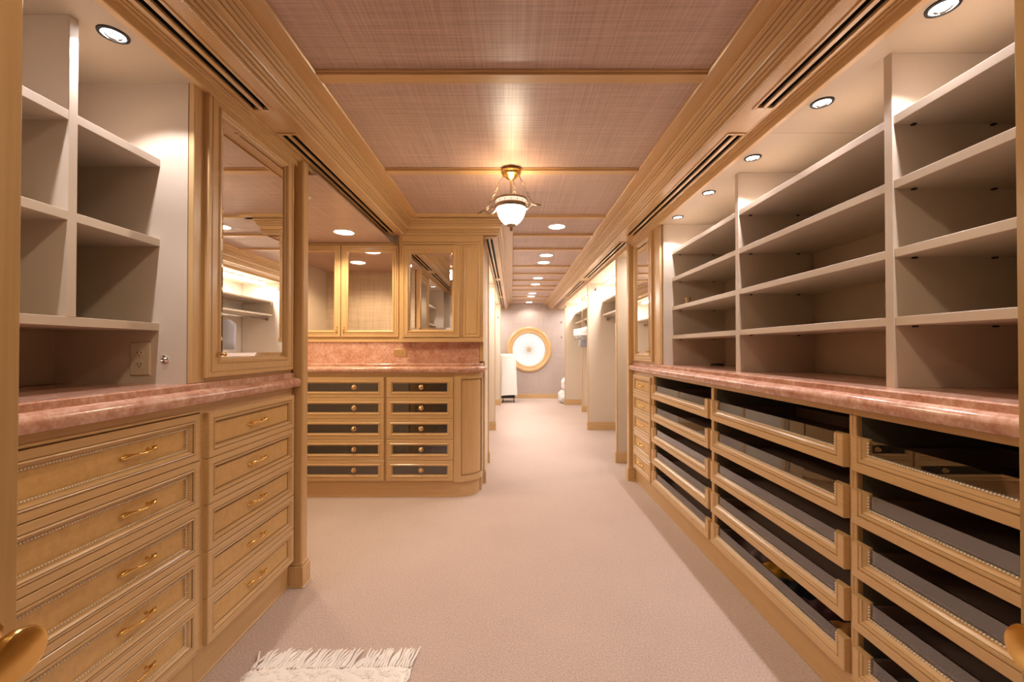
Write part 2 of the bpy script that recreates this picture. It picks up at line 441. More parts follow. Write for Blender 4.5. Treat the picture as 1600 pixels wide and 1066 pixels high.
# valances between soffit and niches (moulded drop boards)
def valance(name, sx, y0, y1):
    m = MB(lambda a, d, z: (sx*a, d, z))
    m.box(1.088, 1.112, y0, y1, ZN-0.004, ZC); m.box(1.075, 1.09, y0, y1, ZS-0.014, ZS+0.01); m.box(1.066, 1.076, y0, y1, ZS-0.006, ZS+0.01)
    return struct(m.build(name, WY, bevel=0.002))
valance('trim_6', -1, -0.03, 2.172); valance('trim_7', 1, -0.03, 3.87)
v = MB(); v.box(1.088, 1.112, 3.87, YE, ZN+0.01, ZC); struct(v.build('trim_8', WY, bevel=0.002))
v = MB(); v.box(-0.268, -0.25, 4.44, YE, ZN+0.01, ZC); struct(v.build('trim_9', WY, bevel=0.002))
# soffit edge along the alcove ceiling
v = MB(); v.box(-1.10, -1.072, 2.172, 3.58, 2.14, ZC); struct(v.build('trim_10', WY, bevel=0.002))

# ------------------------------------------------------------ cabinet parts
F = 1.105
TL = lambda a, d, z: (-F+d, a, z)
TR = lambda a, d, z: (F-d, a, z)
TF = lambda a, d, z: (a, 3.36-d, z)
ZD0 = 0.14; PITCHD = 0.1665
def handle(T, a, d, z, parent, s=1.0, mat=None):
    m = MB(T); mat = mat or BRASS
    q = [(-.058, .003, -.003, .0015), (-.050, .004, -.004, .006), (-.040, .006, -.002, .0085), (-.030, .012, 0, .005), (-.018, .020, .001, .0032), (-.005, .021, -.001, .0042),
         (.006, .020, -.002, .0034), (.018, .021, .001, .0036), (.030, .022, .004, .004), (.038, .020, .006, .0085), (.046, .016, .008, .0045), (.056, .014, .010, .0015)]
    m.tube([(a+p[0]*s, d+p[1], z+p[2]) for p in q], [p[3] for p in q], 8)
    m.tube([(a-.038*s, d-.004, z-.002), (a-.038*s, d+.010, z-.002)], [.0055, .004], 8)
    m.tube([(a+.036*s, d-.004, z+.003), (a+.036*s, d+.004, z+.004), (a+.038*s, d+.018, z+.006)], [.007, .0035, .0045], 8)
    return m.build('handle', mat, parent, smooth='all')
DR = [(0, -0.004), (0, 0.016), (0.003, 0.019), (0.022, 0.019), (0.024, 0.016), (0.027, 0.016), (0.030, 0.019), (0.033, 0.018), (0.040, 0.008), (0.043, 0.008), (0.045, 0.004)]
def drawer_narrow(T, a0, a1, z0, z1, parent, hs=1.0, mat=WY):
    dr = MB(T).rings(a0, a1, z0, z1, DR, cap_in=False, cap_out=True, gl=(5, 9)).build('drawer', mat, parent)
    i = 0.0445
    MB(T).rings(a0+i, a1-i, z0+i, z1-i, [(0, 0.001), (0, 0.006), (0.002, 0.008)], True, True).build('panel', BURL, dr)
    MB(T).frame(a0+0.041, a1-0.041, z0+0.041, z1-0.041, [(0, 0.0075), (0, 0.0098), (0.0016, 0.0098), (0.0016, 0.0075)]).build('inlay_line', GROOVE, dr)
    handle(T, (a0+a1)/2, 0.008, (z0+z1)/2, dr, hs)
    return dr
def beads_rect(T, a0, a1, z0, z1, d, pitch, r, name, parent, sides='tblr', axisY=True):
    m = MB(); n = int((a1-a0)/pitch)
    P = []
    for k in range(n+1):
        a = a0+(a1-a0)*k/n
        if 'b' in sides: P.append((a, z0))
        if 't' in sides: P.append((a, z1))
    nz = max(1, int((z1-z0)/pitch))
    for k in range(1, nz):
        z = z0+(z1-z0)*k/nz
        if 'l' in sides: P.append((a0, z))
        if 'r' in sides: P.append((a1, z))
    for a, z in P: m.blob(T(a, d, z), r, 3, 5)
    return m.build(name, BEADM, parent, kind='stuff')
def copies(proto, parent, n, dz=PITCHD):
    for k in range(1, n): copy_tree(proto, parent, (0, 0, dz*k))

def carcass(T, t, a0, a1, depth, toe_d=-0.018, mat=WY, fr=0.0):
    m = MB(T); m.box(a0, a1, -depth, fr, ZD0-0.012, 1.008)
    m.build('carcass', mat, t)
    m = MB(T); m.box(a0, a1, -depth, toe_d, 0.0, ZD0-0.012); m.box(a0, a1, toe_d, toe_d+0.003, 0.0, 0.012)
    m.build('toe_kick', mat, t, bevel=0.002)
# --- left wide drawer cabinet
LW0, LW1 = 0.36, 1.473
t = thing('drawer_cabinet', (-1.35, (LW0+LW1)/2, 0), 'wide cream maple cabinet of five beaded drawers under the left marble counter', 'cabinet')
carcass(TL, t, LW0-0.03, LW1+0.002, 0.48, fr=-0.0195)
m = MB(TL); m.box(LW0-0.03, LW1+0.002, -0.0195, 0.0, ZD0+5*PITCHD+0.001, 1.008); m.box(LW0-0.03, LW1+0.002, -0.0195, 0.0, ZD0-0.012, ZD0-0.003); m.box(LW0-0.03, LW0-0.003, -0.0195, 0.0, ZD0-0.003, ZD0+5*PITCHD+0.001)
m.box(LW0, LW1, 0.0, 0.004, ZD0+5*PITCHD+0.004, ZD0+5*PITCHD+0.010); m.build('face_frame', WY, t, bevel=0.001)
dr = MB(TL).rings(LW0, LW1, ZD0, ZD0+PITCHD-0.0025, [(0, -0.018), (0, 0.001), (0.002, 0.003), (0.022, 0.003), (0.0232, 0.001), (0.0246, 0.001), (0.0256, 0.004), (0.028, 0.0055), (0.0305, 0.004), (0.0318, 0.0005), (0.037, -0.004), (0.042, -0.012), (0.044, -0.0125), (0.047, -0.0125), (0.049, -0.0165)], False, True, (5, 9)).build('drawer', WY, t)
MB(TL).rings(LW0+0.0485, LW1-0.0485, ZD0+0.0485, ZD0+PITCHD-0.051, [(0, -0.018), (0, -0.0145), (0.001, -0.0140)], True, True).build('panel', BURL, dr)
beads_rect(TL, LW0+0.0455, LW1-0.0455, ZD0+0.0455, ZD0+PITCHD-0.048, -0.0085, 0.0074, 0.0028, 'bead_trim', dr)
handle(TL, 1.243, -0.0140, ZD0+PITCHD/2, dr); handle(TL, LW0+LW1-1.243, -0.0140, ZD0+PITCHD/2, dr)
copies(dr, t, 5)
# --- left narrow drawer cabinet
t = thing('drawer_cabinet', (-1.35, 1.79, 0), 'narrow maple cabinet of five raised drawers beside the near left column', 'cabinet')
carcass(TL, t, 1.475, 2.095, 0.48)
dr = drawer_narrow(TL, 1.495, 2.080, ZD0, ZD0+PITCHD-0.002, t, 1.0)
copies(dr, t, 5)
# --- right small drawer cabinet
t = thing('drawer_cabinet', (1.35, 3.51, 0), 'slim maple cabinet of five small drawers beside the far right column', 'cabinet')
carcass(TR, t, 3.26, 3.775, 0.48)
dr = drawer_narrow(TR, 3.285, 3.74, ZD0, ZD0+PITCHD-0.002, t, 0.8)
copies(dr, t, 5)
# --- glass fronted drawer units on the right
def glass_unit(a0, a1, label, last):
    t = thing('glass_drawer_cabinet', (1.35, (a0+a1)/2, 0), label, 'cabinet', 'glass fronted drawer cabinets on the right')
    D = 0.48; s0, s1 = a0-0.0145, a1+0.0145
    m = MB(TR); m.box(s0, a0, -0.02, 0, ZD0, 0.985); m.box(a1, s1, -0.02, 0, ZD0, 0.985)
    m.box(s0, s1, -0.02, 0, 0.985, 1.008); m.box(s0, s1, -0.02, 0, 0.118, ZD0)
    m.build('face_frame', WY, t, bevel=0.002)
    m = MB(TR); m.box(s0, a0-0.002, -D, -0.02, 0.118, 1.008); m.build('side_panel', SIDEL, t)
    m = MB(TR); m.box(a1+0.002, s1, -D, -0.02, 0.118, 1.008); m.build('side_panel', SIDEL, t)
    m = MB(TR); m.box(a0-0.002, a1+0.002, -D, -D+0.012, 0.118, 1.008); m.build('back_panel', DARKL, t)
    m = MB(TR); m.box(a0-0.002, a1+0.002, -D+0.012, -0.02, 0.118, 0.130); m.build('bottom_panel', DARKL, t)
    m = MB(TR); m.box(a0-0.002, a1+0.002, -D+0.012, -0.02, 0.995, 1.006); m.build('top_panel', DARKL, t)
    m = MB(TR); m.box(s0, s1, -D, -0.018, 0, 0.118); m.build('toe_kick', WY, t, bevel=0.002)
    h = 0.108; z0 = ZD0+0.004; b0, b1 = a0+0.001, a1-0.001
    u = MB(TR); prev = None
    rr = [(0, -0.004), (0, 0.019), (0.002, 0.021), (0.024, 0.021), (0.0255, 0.018), (0.0275, 0.018), (0.030, 0.021), (0.036, 0.020), (0.0375, 0.017), (0.039, 0.017), (0.045, 0.011), (0.050, 0.004), (0.052, -0.004)]
    for ri, (i, d) in enumerate(rr):
        r = [u.p(b0+i, d, z0+h), u.p(b0+i, d, z0+i*1.12), u.p(b1-i, d, z0+i*1.12), u.p(b1-i, d, z0+h)]
        if prev:
            for k in range(3):
                if ri in (5, 9): u.gi.add(len(u.f))
                u.f.append([prev[k], prev[k+1], r[k+1], r[k]])
        else: first = r
        prev = r
    for k in range(3): u.f.append([prev[k], prev[k+1], first[k+1], first[k]])
    L = len(rr); u.f.append([4*k for k in range(L)]); u.f.append([4*k+3 for k in range(L)][::-1])
    dr = u.build('drawer', WY, t)
    g = MB(TR); g.box(b0+0.048, b1-0.048, -0.001, 0.003, z0+0.052, z0+h-0.003); g.build('glass_pane', GLASS, dr)
    beads_rect(TR, b0+0.0505, b1-0.0505, z0+0.058, z0+h-0.004, 0.008, 0.0080, 0.0030, 'bead_trim', dr, 'blr')
    m = MB(TR); m.box(b0+0.02, b1-0.02, -D+0.03, -0.004, z0+0.012, z0+0.020); m.build('drawer_bottom', GREYL, dr)
    m = MB(TR)
    m.box(b0+0.008, b0+0.020, -D+0.03, -0.004, z0+0.005, z0+h-0.035); m.box(b1-0.020, b1-0.008, -D+0.03, -0.004, z0+0.005, z0+h-0.035)
    m.box(b0+0.020, b1-0.020, -D+0.03, -D+0.042, z0+0.005, z0+h-0.035); m.build('drawer_side', GREYL, dr)
    copies(dr, t, 5, 0.167)
    return t
glass_unit(2.310, 3.245, 'glass fronted five-drawer cabinet next to the slim right drawers', 0)
glass_unit(1.366, 2.281, 'middle glass fronted five-drawer cabinet holding dark folded items in its bottom drawer', 0)
glass_unit(0.422, 1.337, 'nearest glass fronted five-drawer cabinet by the right door', 1)
# countertops with stepped bullnose edge
def counter_prof(e):
    pts = [(-0.46, 1.008), (e-0.014, 1.008), (e-0.005, 1.011), (e, 1.020), (e+0.002, 1.030), (e, 1.041), (e-0.006, 1.049), (e-0.016, 1.054), (e-0.026, 1.056), (e-0.030, 1.053), (e-0.033, 1.056), (e-0.034, ZT-0.004), (e-0.038, ZT), (-0.46, ZT)]
    return pts
def counter(T, a0, a1, label, e=0.040):
    m = MB(T); pr = counter_prof(e)
    r0 = [m.p(a0, d, z) for d, z in pr]; r1 = [m.p(a1, d, z) for d, z in pr]; k = len(pr)
    for j in range(k): m.f.append([r0[j], r0[(j+1) % k], r1[(j+1) % k], r1[j]])
    m.f.append(r0[::-1]); m.f.append(r1)
    o = m.build('countertop', MARB, None, smooth=True); return tag(o, label, 'countertop')
counter(TL, 0.33, 2.098, 'pink marble counter with rounded edge along the near left drawers')
counter(TR, 0.33, 3.785, 'long pink marble counter over the right glass drawers')
# columns
def column(x0, x1, y0, y1, sx, label, ztop=ZS):
    t = thing('column', ((x0+x1)/2, (y0+y1)/2, 0), label, 'column')
    B(x0, x1, y0, y1, 0.10, ztop, 'shaft', WZ, t, bevel=0.006)
    m = MB(); m.box(x0-0.011, x1+0.011, y0-0.011, y1+0.011, 0, 0.104); m.box(x0-0.005, x1+0.005, y0-0.005, y1+0.005, 0.104, 0.122)
    m.box(x0-0.016, x1+0.016, y0-0.016, y1+0.016, 0, 0.006)
    m.build('plinth', WZ, t, bevel=0.004)
column(-1.118, -1.060, 2.108, 2.165, 1, 'square maple column at the end of the near left drawers')
column(1.062, 1.118, 3.795, 3.852, 1, 'square maple column at the far end of the right counter')

# ------------------------------------------------------------ left shelf niche
t = thing('shelf_niche', (-1.35, 0.9, ZT), 'cream open shelf niche above the left marble counter', 'shelving')
XB = 1.59
B(-1.60, -XB, 0.2, 1.469, ZT, ZN+0.02, 'back_panel', LAMIN, t)
B(-XB, -1.1335, 1.449, 1.469, ZT, ZN, 'side_panel', LAM, t)
B(-XB, -1.112, 0.2, 0.22, ZT, ZN, 'side_panel', LAM, t)
B(-XB, -1.112, 0.2, 1.449, ZN, ZN+0.02, 'top_panel', LAM_DIM, t)
for zt in (1.862, 1.583, 1.289):
    sh = B(-XB, -1.23, 0.22, 1.449, zt-0.026, zt, 'shelf', LAM, t, bevel=0.001)
B(-XB, -1.2295, 1.148, 1.173, 1.289, ZN, 'divider', LAM, t, bevel=0.001)
# ------------------------------------------------------------ right shelf niche
t = thing('shelf_niche', (1.35, 1.7, ZT), 'long cream open shelving in three bays above the right marble counter', 'shelving')
B(XB, 1.60, 0.2, 3.127, ZT, ZN+0.02, 'back_panel', LAMIN, t)
B(1.1335, XB, 3.105, 3.127, ZT, ZN, 'side_panel', LAM, t)
B(1.112, XB, 0.2, 0.22, ZT, ZN, 'side_panel', LAM, t)
B(1.112, XB, 0.2, 1.785, ZN, ZN+0.02, 'top_panel', LAM_DIM, t)
B(1.112, XB, 1.787, 3.105, ZN, ZN+0.02, 'top_panel', LAM_DIM, t)
bays = [(0.22, 1.299), (1.328, 2.188), (2.218, 3.105)]
for y0, y1 in ((1.299, 1.328), (2.188, 2.218)): B(1.193, XB, y0, y1, ZT, ZN, 'divider', LAM, t, bevel=0.001)
for (y0, y1) in bays:
    for zt in (1.931, 1.728, 1.513, 1.299):
        sh = B(1.197, XB, y0, y1, zt-0.027, zt, 'shelf', LAM, t, bevel=0.001)
        for yy in (y1-0.008,):
            for xx in (1.25, 1.50): B(xx, xx+0.011, yy-0.002, yy+0.008, zt-0.032, zt-0.027, 'shelf_pin', DARKB, sh)

# small items on the shelves
m = MB().lathe((1.27, 3.0, 1.513), [(0.022, 0), (0.017, 0.01), (0.015, 0.03), (0.022, 0.055), (0.020, 0.058), (0.013, 0.035), (0.012, 0.03)], 16)
tag(m.build('cup', TANF, smooth=True), 'small tan egg-cup standing on a shelf of the farthest right bay', 'cup')
m = MB().lathe((1.47, 2.98, ZT), [(0.045, 0), (0.045, 0.009), (0.038, 0.014), (0.010, 0.016)], 20)
tag(m.build('black_disc', BLACK, smooth=True), 'flat black disc lying on the right counter in the farthest bay', 'disc')

# ------------------------------------------------------------ mirror doors
def mirror_door(T, a0, a1, z0, z1, t, st=0.062, name='door', glass=MIRR, gname='mirror', mat=WZ, d=0.018, bev=True):
    rr = [(0, -0.004), (0, d-0.002), (0.002, d), (0.014, d), (0.016, d-0.003), (0.019, d-0.003), (0.021, d), (st-0.022, d), (st-0.017, d+0.005), (st-0.011, d+0.006), (st-0.006, d+0.001), (st-0.004, d-0.006), (st, d-0.008), (st, -0.004)]
    dr = MB(T).frame(a0, a1, z0, z1, rr).build(name, mat, t)
    i = st-0.001
    if bev: MB(T).rings(a0+i, a1-i, z0+i, z1-i, [(0, 0.001), (0, 0.0035), (0.019, 0.0095)], True, True).build(gname, glass, dr)
    else: MB(T).rings(a0+i, a1-i, z0+i, z1-i, [(0, 0.001), (0, 0.004)], True, True).build(gname, glass, dr)
    return dr
def keyknob(T, a, d, z, parent):
    m = MB(T); m.tube([(a, d, z), (a, d+0.004, z)], [0.009, 0.008], 12)
    m.tube([(a, d+0.004, z), (a, d+0.016, z), (a, d+0.022, z), (a, d+0.028, z)], [0.003, 0.003, 0.008, 0.004], 10)
    return m.build('knob', BRASS, parent, smooth='all')
def hinge(T, a, d, z, parent):
    m = MB(T); m.tube([(a, d, z-0.026), (a, d, z-0.022), (a, d, z+0.022), (a, d, z+0.026)], [0.002, 0.0045, 0.0045, 0.002], 8)
    return m.build('hinge', BRASS, parent)
TLm = lambda a, d, z: (-1.112+d, a, z)
TRm = lambda a, d, z: (1.112-d, a, z)
for T, y0, y1, yf, lab, sx in ((TLm, 1.470, 2.10, 1.497, 'tall maple cabinet with mirror door above the near left counter', -1), (TRm, 3.131, 3.79, 3.265, 'slim tall mirror cabinet at the far end of the right counter', 1)):
    t = thing('mirror_cabinet', (sx*1.35, (y0+y1)/2, ZT), lab, 'cabinet')
    m = MB(T); m.box(y0+0.001, y1, -0.45, -0.021, ZT, ZS); m.build('cabinet_box', WZ, t)
    m = MB(T); m.box(1.449 if sx < 0 else 3.13, yf+0.01, -0.02, 0, ZT, ZS); m.build('stile', WZ, t, bevel=0.002)
    m = MB(T); m.box(yf+0.01, y1, -0.02, 0, ZT, 1.105); m.build('bottom_rail', WY, t, bevel=0.002)
    m = MB(T); m.box(yf+0.01, y1, -0.02, 0, 2.145, ZS); m.build('top_rail', WY, t, bevel=0.002)
    ye = 2.082 if sx < 0 else 3.745
    m = MB(T); m.box(ye-0.01, y1, -0.02, -0.001, 1.105, 2.145); m.build('hinge_stile', WZ, t, bevel=0.002)
    dr = mirror_door(T, yf, ye, 1.095, 2.155, t, 0.070 if sx < 0 else 0.062)
    keyknob(T, yf+0.052 if sx < 0 else yf+0.04, 0.022, 1.178, dr)
    if sx < 0:
        hinge(T, ye+0.004, 0.012, 1.98, dr); hinge(T, ye+0.004, 0.012, 1.24, dr)

# ------------------------------------------------------------ outlets
def outlet(T, a, z, horiz, label, mat=PLATE, s=1.0):
    hw, hh = (0.057, 0.035) if horiz else (0.035, 0.057)
    hw *= s; hh *= s
    t = thing('outlet', T(a, 0, z-hh), label, 'outlet')
    MB(T).rings(a-hw, a+hw, z-hh, z+hh, [(0, 0.0005), (0, 0.003), (0.003, 0.006)]).build('cover_plate', mat, t)
    for k in (-1, 1):
        ca, cz = (a+k*0.0195*s, z) if horiz else (a, z+k*0.0195*s)
        m = MB(T); r = 0.014*s
        p0 = [m.p(ca+r*math.cos(q*math.pi/8), 0.005, cz+r*math.sin(q*math.pi/8)) for q in range(16)]
        p1 = [m.p(ca+r*math.cos(q*math.pi/8), 0.0085, cz+r*math.sin(q*math.pi/8)) for q in range(16)]
        for q in range(16): m.f.append([p0[q], p0[(q+1) % 16], p1[(q+1) % 16], p1[q]])
        m.f.append(p1)
        sk = m.build('socket', mat, t)
        m = MB(T)
        for dx in (-0.006, 0.006):
            if horiz: m.box(ca-0.004, ca+0.003, 0.0083, 0.0092, cz+dx-0.001, cz+dx+0.001)
            else: m.box(ca+dx-0.001, ca+dx+0.001, 0.0083, 0.0092, cz-0.002, cz+0.006)
        m.box(ca-0.002, ca+0.002, 0.0083, 0.0092, cz-0.009, cz-0.005)
        m.build('slots', DARKB, sk)
TS = lambda a, d, z: (a, 1.449-d, z)
outlet(TS, (221-800)/650*1.449, 1.2-(561-545)/650*1.449, False, 'beige wall outlet inside the left shelf niche')
cx_, cz_ = (258-800)/650*1.449, 1.2-(561.5-545)/650*1.449
m = MB().lathe((cx_, 1.449, cz_), [(0.013, 0), (0.013, -0.004), (0.010, -0.006), (0.008, -0.004), (0.004, -0.008), (0.001, -0.009)], 16, 'y')
tag(m.build('round_lock', CHROME, smooth=True), 'small round chrome lock on the side panel right of the outlet', 'lock')

# ------------------------------------------------------------ far dresser
def U(u, Y): return (u-800)/650*Y
t = thing('dresser', (-1.2, 3.5, 0), 'maple dresser of glass-windowed drawers with a rounded corner at the back left', 'dresser')
YF = 3.36; XR = -0.26; R = 0.18
cxr = XR-R
m = MB(TF); m.box(-2.19, cxr, -0.20, 0.0, ZD0-0.012, 1.008); m.build('carcass', WX, t)
m = MB(TF); m.box(-2.19, cxr, -0.20, -0.018, 0, ZD0-0.012); m.box(-2.19, cxr, -0.018, -0.012, 0, 0.015); m.build('toe_kick', WX, t)
def arcbox(r0, r1, z0, z1, n=14, a0=0.0, a1=math.pi/2):
    m = MB(); rows = []
    for k in range(n+1):
        th = a0+(a1-a0)*k/n   # 0 = facing -y, pi/2 = facing +x
        rows.append([m.p(cxr+r*math.sin(th), YF+R-r*math.cos(th), z) for r, z in ((r0, z0), (r1, z0), (r1, z1), (r0, z1))])
    for a, b in zip(rows, rows[1:]):
        for j in range(4): m.f.append([a[j], a[(j+1) % 4], b[(j+1) % 4], b[j]])
    m.f.append(rows[0][::-1]); m.f.append(rows[-1]); return m
arcbox(0.02, R, ZD0-0.012, 1.008).build('rounded_corner', WZ, t, smooth=True)
arcbox(0.02, R-0.016, 0, ZD0-0.012).build('rounded_toe_kick', WX, t, smooth=True)
arcbox(R-0.01, R+0.010, ZD0-0.012, 0.175).build('bottom_band', WX, t, smooth=True)
arcbox(R-0.01, R+0.010, 0.955, 1.008).build('top_band', WX, t, smooth=True)
arcbox(R-0.01, R+0.010, 0.175, 0.955, 3, 0.0, 0.16).build('corner_stile', WZ, t, smooth=True)
arcbox(R-0.01, R+0.010, 0.175, 0.955, 3, math.pi/2-0.16, math.pi/2).build('corner_stile', WZ, t, smooth=True)
for z0, z1 in ((0.180, 0.184), (0.946, 0.950)): arcbox(R-0.005, R+0.0035, z0, z1, 12, 0.17, math.pi/2-0.17).build('inlay_line', GROOVE, t)
for a in (0.175, math.pi/2-0.2): arcbox(R-0.005, R+0.0035, 0.184, 0.946, 1, a, a+0.022).build('inlay_line', GROOVE, t)
m = MB(TF); m.box(U(708.5, 3.34), cxr, 0, 0.010, ZD0-0.012, 1.008); m.build('stile', WZ, t)
m = MB(); m.box(XR-0.10, XR, YF+R, 3.70, 0, 1.008); m.build('end_panel', WZ, t)
def win_drawer(a0, a1, knobs, parent):
    rr = [(0, -0.004), (0, 0.016), (0.003, 0.019), (0.030, 0.019), (0.034, 0.024), (0.039, 0.024), (0.043, 0.018), (0.046, 0.010), (0.049, 0.010), (0.049, -0.004)]
    dr = MB(TF).frame(a0, a1, ZD0, ZD0+PITCHD-0.002, rr).build('drawer', WX, parent)
    MB(TF).box(a0+0.048, a1-0.048, 0.0045, 0.0075, ZD0+0.048, ZD0+PITCHD-0.050).build('glass_pane', GLASSD, dr)
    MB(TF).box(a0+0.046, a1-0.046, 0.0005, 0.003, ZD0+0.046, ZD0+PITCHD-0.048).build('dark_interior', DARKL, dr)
    for kx in knobs:
        m = MB()
        m.lathe(TF(kx, 0.0075, ZD0+PITCHD/2), [(0.020, 0), (0.021, -0.004), (0.016, -0.008), (0.013, -0.006), (0.010, -0.018), (0.013, -0.026), (0.009, -0.031), (0.002, -0.033)], 16, 'y')
        m.build('knob', COPPER, dr, smooth=True)
    return dr
dA = win_drawer(-2.03, U(600, 3.34)+0.0, (-1.786, U(552.5, 3.34)), t); copies(dA, t, 5)
dB = win_drawer(U(603.8, 3.34), U(708, 3.34), (U(657.5, 3.34),), t); copies(dB, t, 5)
# curved counter
m = MB(); pr = counter_prof(0.040)
pl_ = [(-2.19, YF)] + [(cxr+R*math.sin(th), YF+R-R*math.cos(th)) for th in [math.pi/2*k/10 for k in range(11)]] + [(XR, 3.70)]
# sweep only the nose, top filled as polygon
nose = [(d, z) for d, z in pr[1:-1]] ; nose = [( -0.01, 1.008)] + nose + [(-0.01, ZT)]
mm = sweep(pl_, nose)
# body under / behind the nose
body = [mm.p(x, y, ZT) for x, y in [(pl_[0][0], pl_[0][1]+0.005)] + [(px + (-0.005 if k > 5 else 0), py+0.005) for k, (px, py) in enumerate(pl_[1:])]]
back = [mm.p(XR-0.005, 3.70, ZT), mm.p(-2.19, 3.70, ZT)]
mm.f.append(body + back)
o = mm.build('countertop', MARB, None, smooth=True); tag(o, 'pink marble counter with rounded end on the back dresser', 'countertop')
# backsplash
YB = 3.56
o = MB().box(-2.19, -0.278, YB, YB+0.02, ZT, 1.256).build('backsplash', MARB); tag(o, 'pink marble backsplash slab behind the dresser counter', 'backsplash')
TBk = lambda a, d, z: (a, YB-d, z)
outlet(TBk, U(626, YB), 1.2-(551.5-545)/650*YB, True, 'brass horizontal outlet on the pink marble backsplash', COPPER, 0.92)
# block walls
wb = MB(); wb.box(-2.2, -0.255, 3.722, 4.44, 0, ZC); wb.box(-2.2, -0.278, YB+0.022, 3.722, 1.085, ZC); struct(wb.build('wall_block', CLOSW))
# upper glass cabinet (doors A,B)
TG = lambda a, d, z: (a, 3.562-d, z)
t = thing('glass_door_cabinet', (-1.46, 3.6, 1.256), 'two-door maple wall cabinet with tinted glass doors above the left of the dresser', 'cabinet')
YG = 3.562
m = MB(TG); m.box(-2.19, -0.935, -0.018, -0.002, 1.256, 2.109); 
m = MB(TG); m.box(-2.19, -0.955, -0.018, 0, 1.256, 1.302); m.box(-2.19, -0.955, 0, 0.012, 1.256, 1.275); m.build('bottom_rail', WX, t, bevel=0.002)
m = MB(TG); m.box(-2.19, -0.955, -0.018, 0, 2.075, 2.109); m.build('top_rail', WX, t, bevel=0.002)
for a0, a1 in ((-1.958, -1.466), (-1.458, U(623.5, YG))):
    dr = mirror_door(TG, a0, a1, 1.300, 2.082, t, 0.056, 'door', ANTM, 'mirror', WZ, 0.018, False)
    kx = a1-0.026 if a0 < -1.9 else a0+0.026
    MB(TG).tube([(kx, 0.018, 1.335), (kx, 0.030, 1.342), (kx, 0.034, 1.36), (kx, 0.030, 1.378), (kx, 0.018, 1.385)], [0.005, 0.004, 0.005, 0.004, 0.005], 8).build('handle', BRASS, dr, smooth='all')
    if a0 > -1.9:
        hinge(TG, a1+0.004, 0.010, 1.96, dr); hinge(TG, a1+0.004, 0.010, 1.38, dr)
# upper mirror cabinet (door C and side panel)
TC = lambda a, d, z: (a, 3.50-d, z)
t = thing('mirror_cabinet', (-0.6, 3.53, 1.256), 'maple wall cabinet with one mirrored door above the right end of the dresser', 'cabinet')
m = MB(TC); m.box(-0.950, -0.243, -0.058, -0.006, 1.256, 2.12); m.box(-0.276, -0.243, -0.22, -0.058, 1.09, 2.12); m.build('cabinet_box', WZ, t, bevel=0.002)
m = MB(TC); m.box(-0.950, -0.243, -0.004, 0.010, 1.256, 1.292); m.box(-0.950, -0.243, -0.006, -0.004, 1.256, 2.12); m.build('face_frame', WX, t, bevel=0.002)
dr = mirror_door(TC, U(628.8, 3.5), U(718, 3.5), 1.297, 2.068, t, 0.060)
MB(TC).rings(U(724, 3.5), U(749.5, 3.5), 1.297, 2.068, [(0, -0.003), (0, 0.008), (0.002, 0.010), (0.012, 0.010), (0.015, 0.004), (0.021, 0.003), (0.024, 0.006), (0.030, 0.008)]).build('raised_panel', WZ, t)
# header frieze under the cross crown
hd = MB(TC); hd.box(-0.95, -0.243, -0.06, 0.0, 2.085, ZS+0.02); hd.box(-0.93, -0.26, 0, 0.008, 2.098, 2.150); hd.box(-0.95, -0.243, 0, 0.014, 2.078, 2.090)
struct(hd.build('trim_11', WX, bevel=0.002))
column(-0.300, -0.243, 3.735, 3.79, 1, 'square maple column behind the rounded end of the back dresser')
column(-0.262, -0.243, 4.395, 4.43, 1, 'thin maple column at the near edge of the left corridor closets')

# ------------------------------------------------------------ corridor closets
def partition(sx, xf, xb, Y, label, zt=ZS):
    t = thing('closet_partition', (sx*(xf+xb)/2, Y, 0), label, 'partition', 'closet partitions along the corridor')
    T = lambda a, d, z: (sx*a, d, z)
    MB(T).box(xf+0.012, xb, Y, Y+0.03, 0, zt).build('panel', CLOSW, t)
    MB(T).box(xf, xf+0.012, Y-0.004, Y+0.034, 0, zt).build('edge_strip', WZ, t, bevel=0.002)
    m = MB(T); m.box(xf-0.010, xb, Y-0.014, Y, 0, 0.108); m.box(xf-0.010, xf, Y, Y+0.04, 0, 0.108); m.box(xf-0.010, xb, Y-0.009, Y, 0.108, 0.118)
    m.build('baseboard', WX, t, bevel=0.002)
    return t
partition(1, 1.098, 1.79, 4.38, 'first cream partition beyond the right column')
partition(1, 1.118, 1.79, 6.156, 'second cream partition along the right side of the corridor')
partition(1, 1.33, 1.79, 7.9, 'set-back inner partition inside the far right closet')
partition(1, 1.128, 1.79, 8.9, 'last cream partition on the right before the round window wall')
partition(-1, 0.245, 0.81, 6.14, 'first cream partition along the left side of the corridor')
partition(-1, 0.240, 0.81, 8.86, 'last cream partition on the left beside the covered trolley')
def closet_ceiling(x0, x1, y0, y1, nm): struct(B(x0, x1, y0, y1, ZS, ZS+0.02, nm, CLOSW))
closet_ceiling(1.112, 1.80, 3.87, YE, 'ceiling_closet_right'); closet_ceiling(-0.82, -0.268, 4.44, YE, 'ceiling_closet_left')
struct(B(1.10, 1.79, 3.80, 3.87, 0, ZS, 'wall_closet_return', CLOSW)) if False else None
struct(B(1.12, 1.79, 3.792, 3.86, 0, ZS, 'wall_right_return', CLOSW))
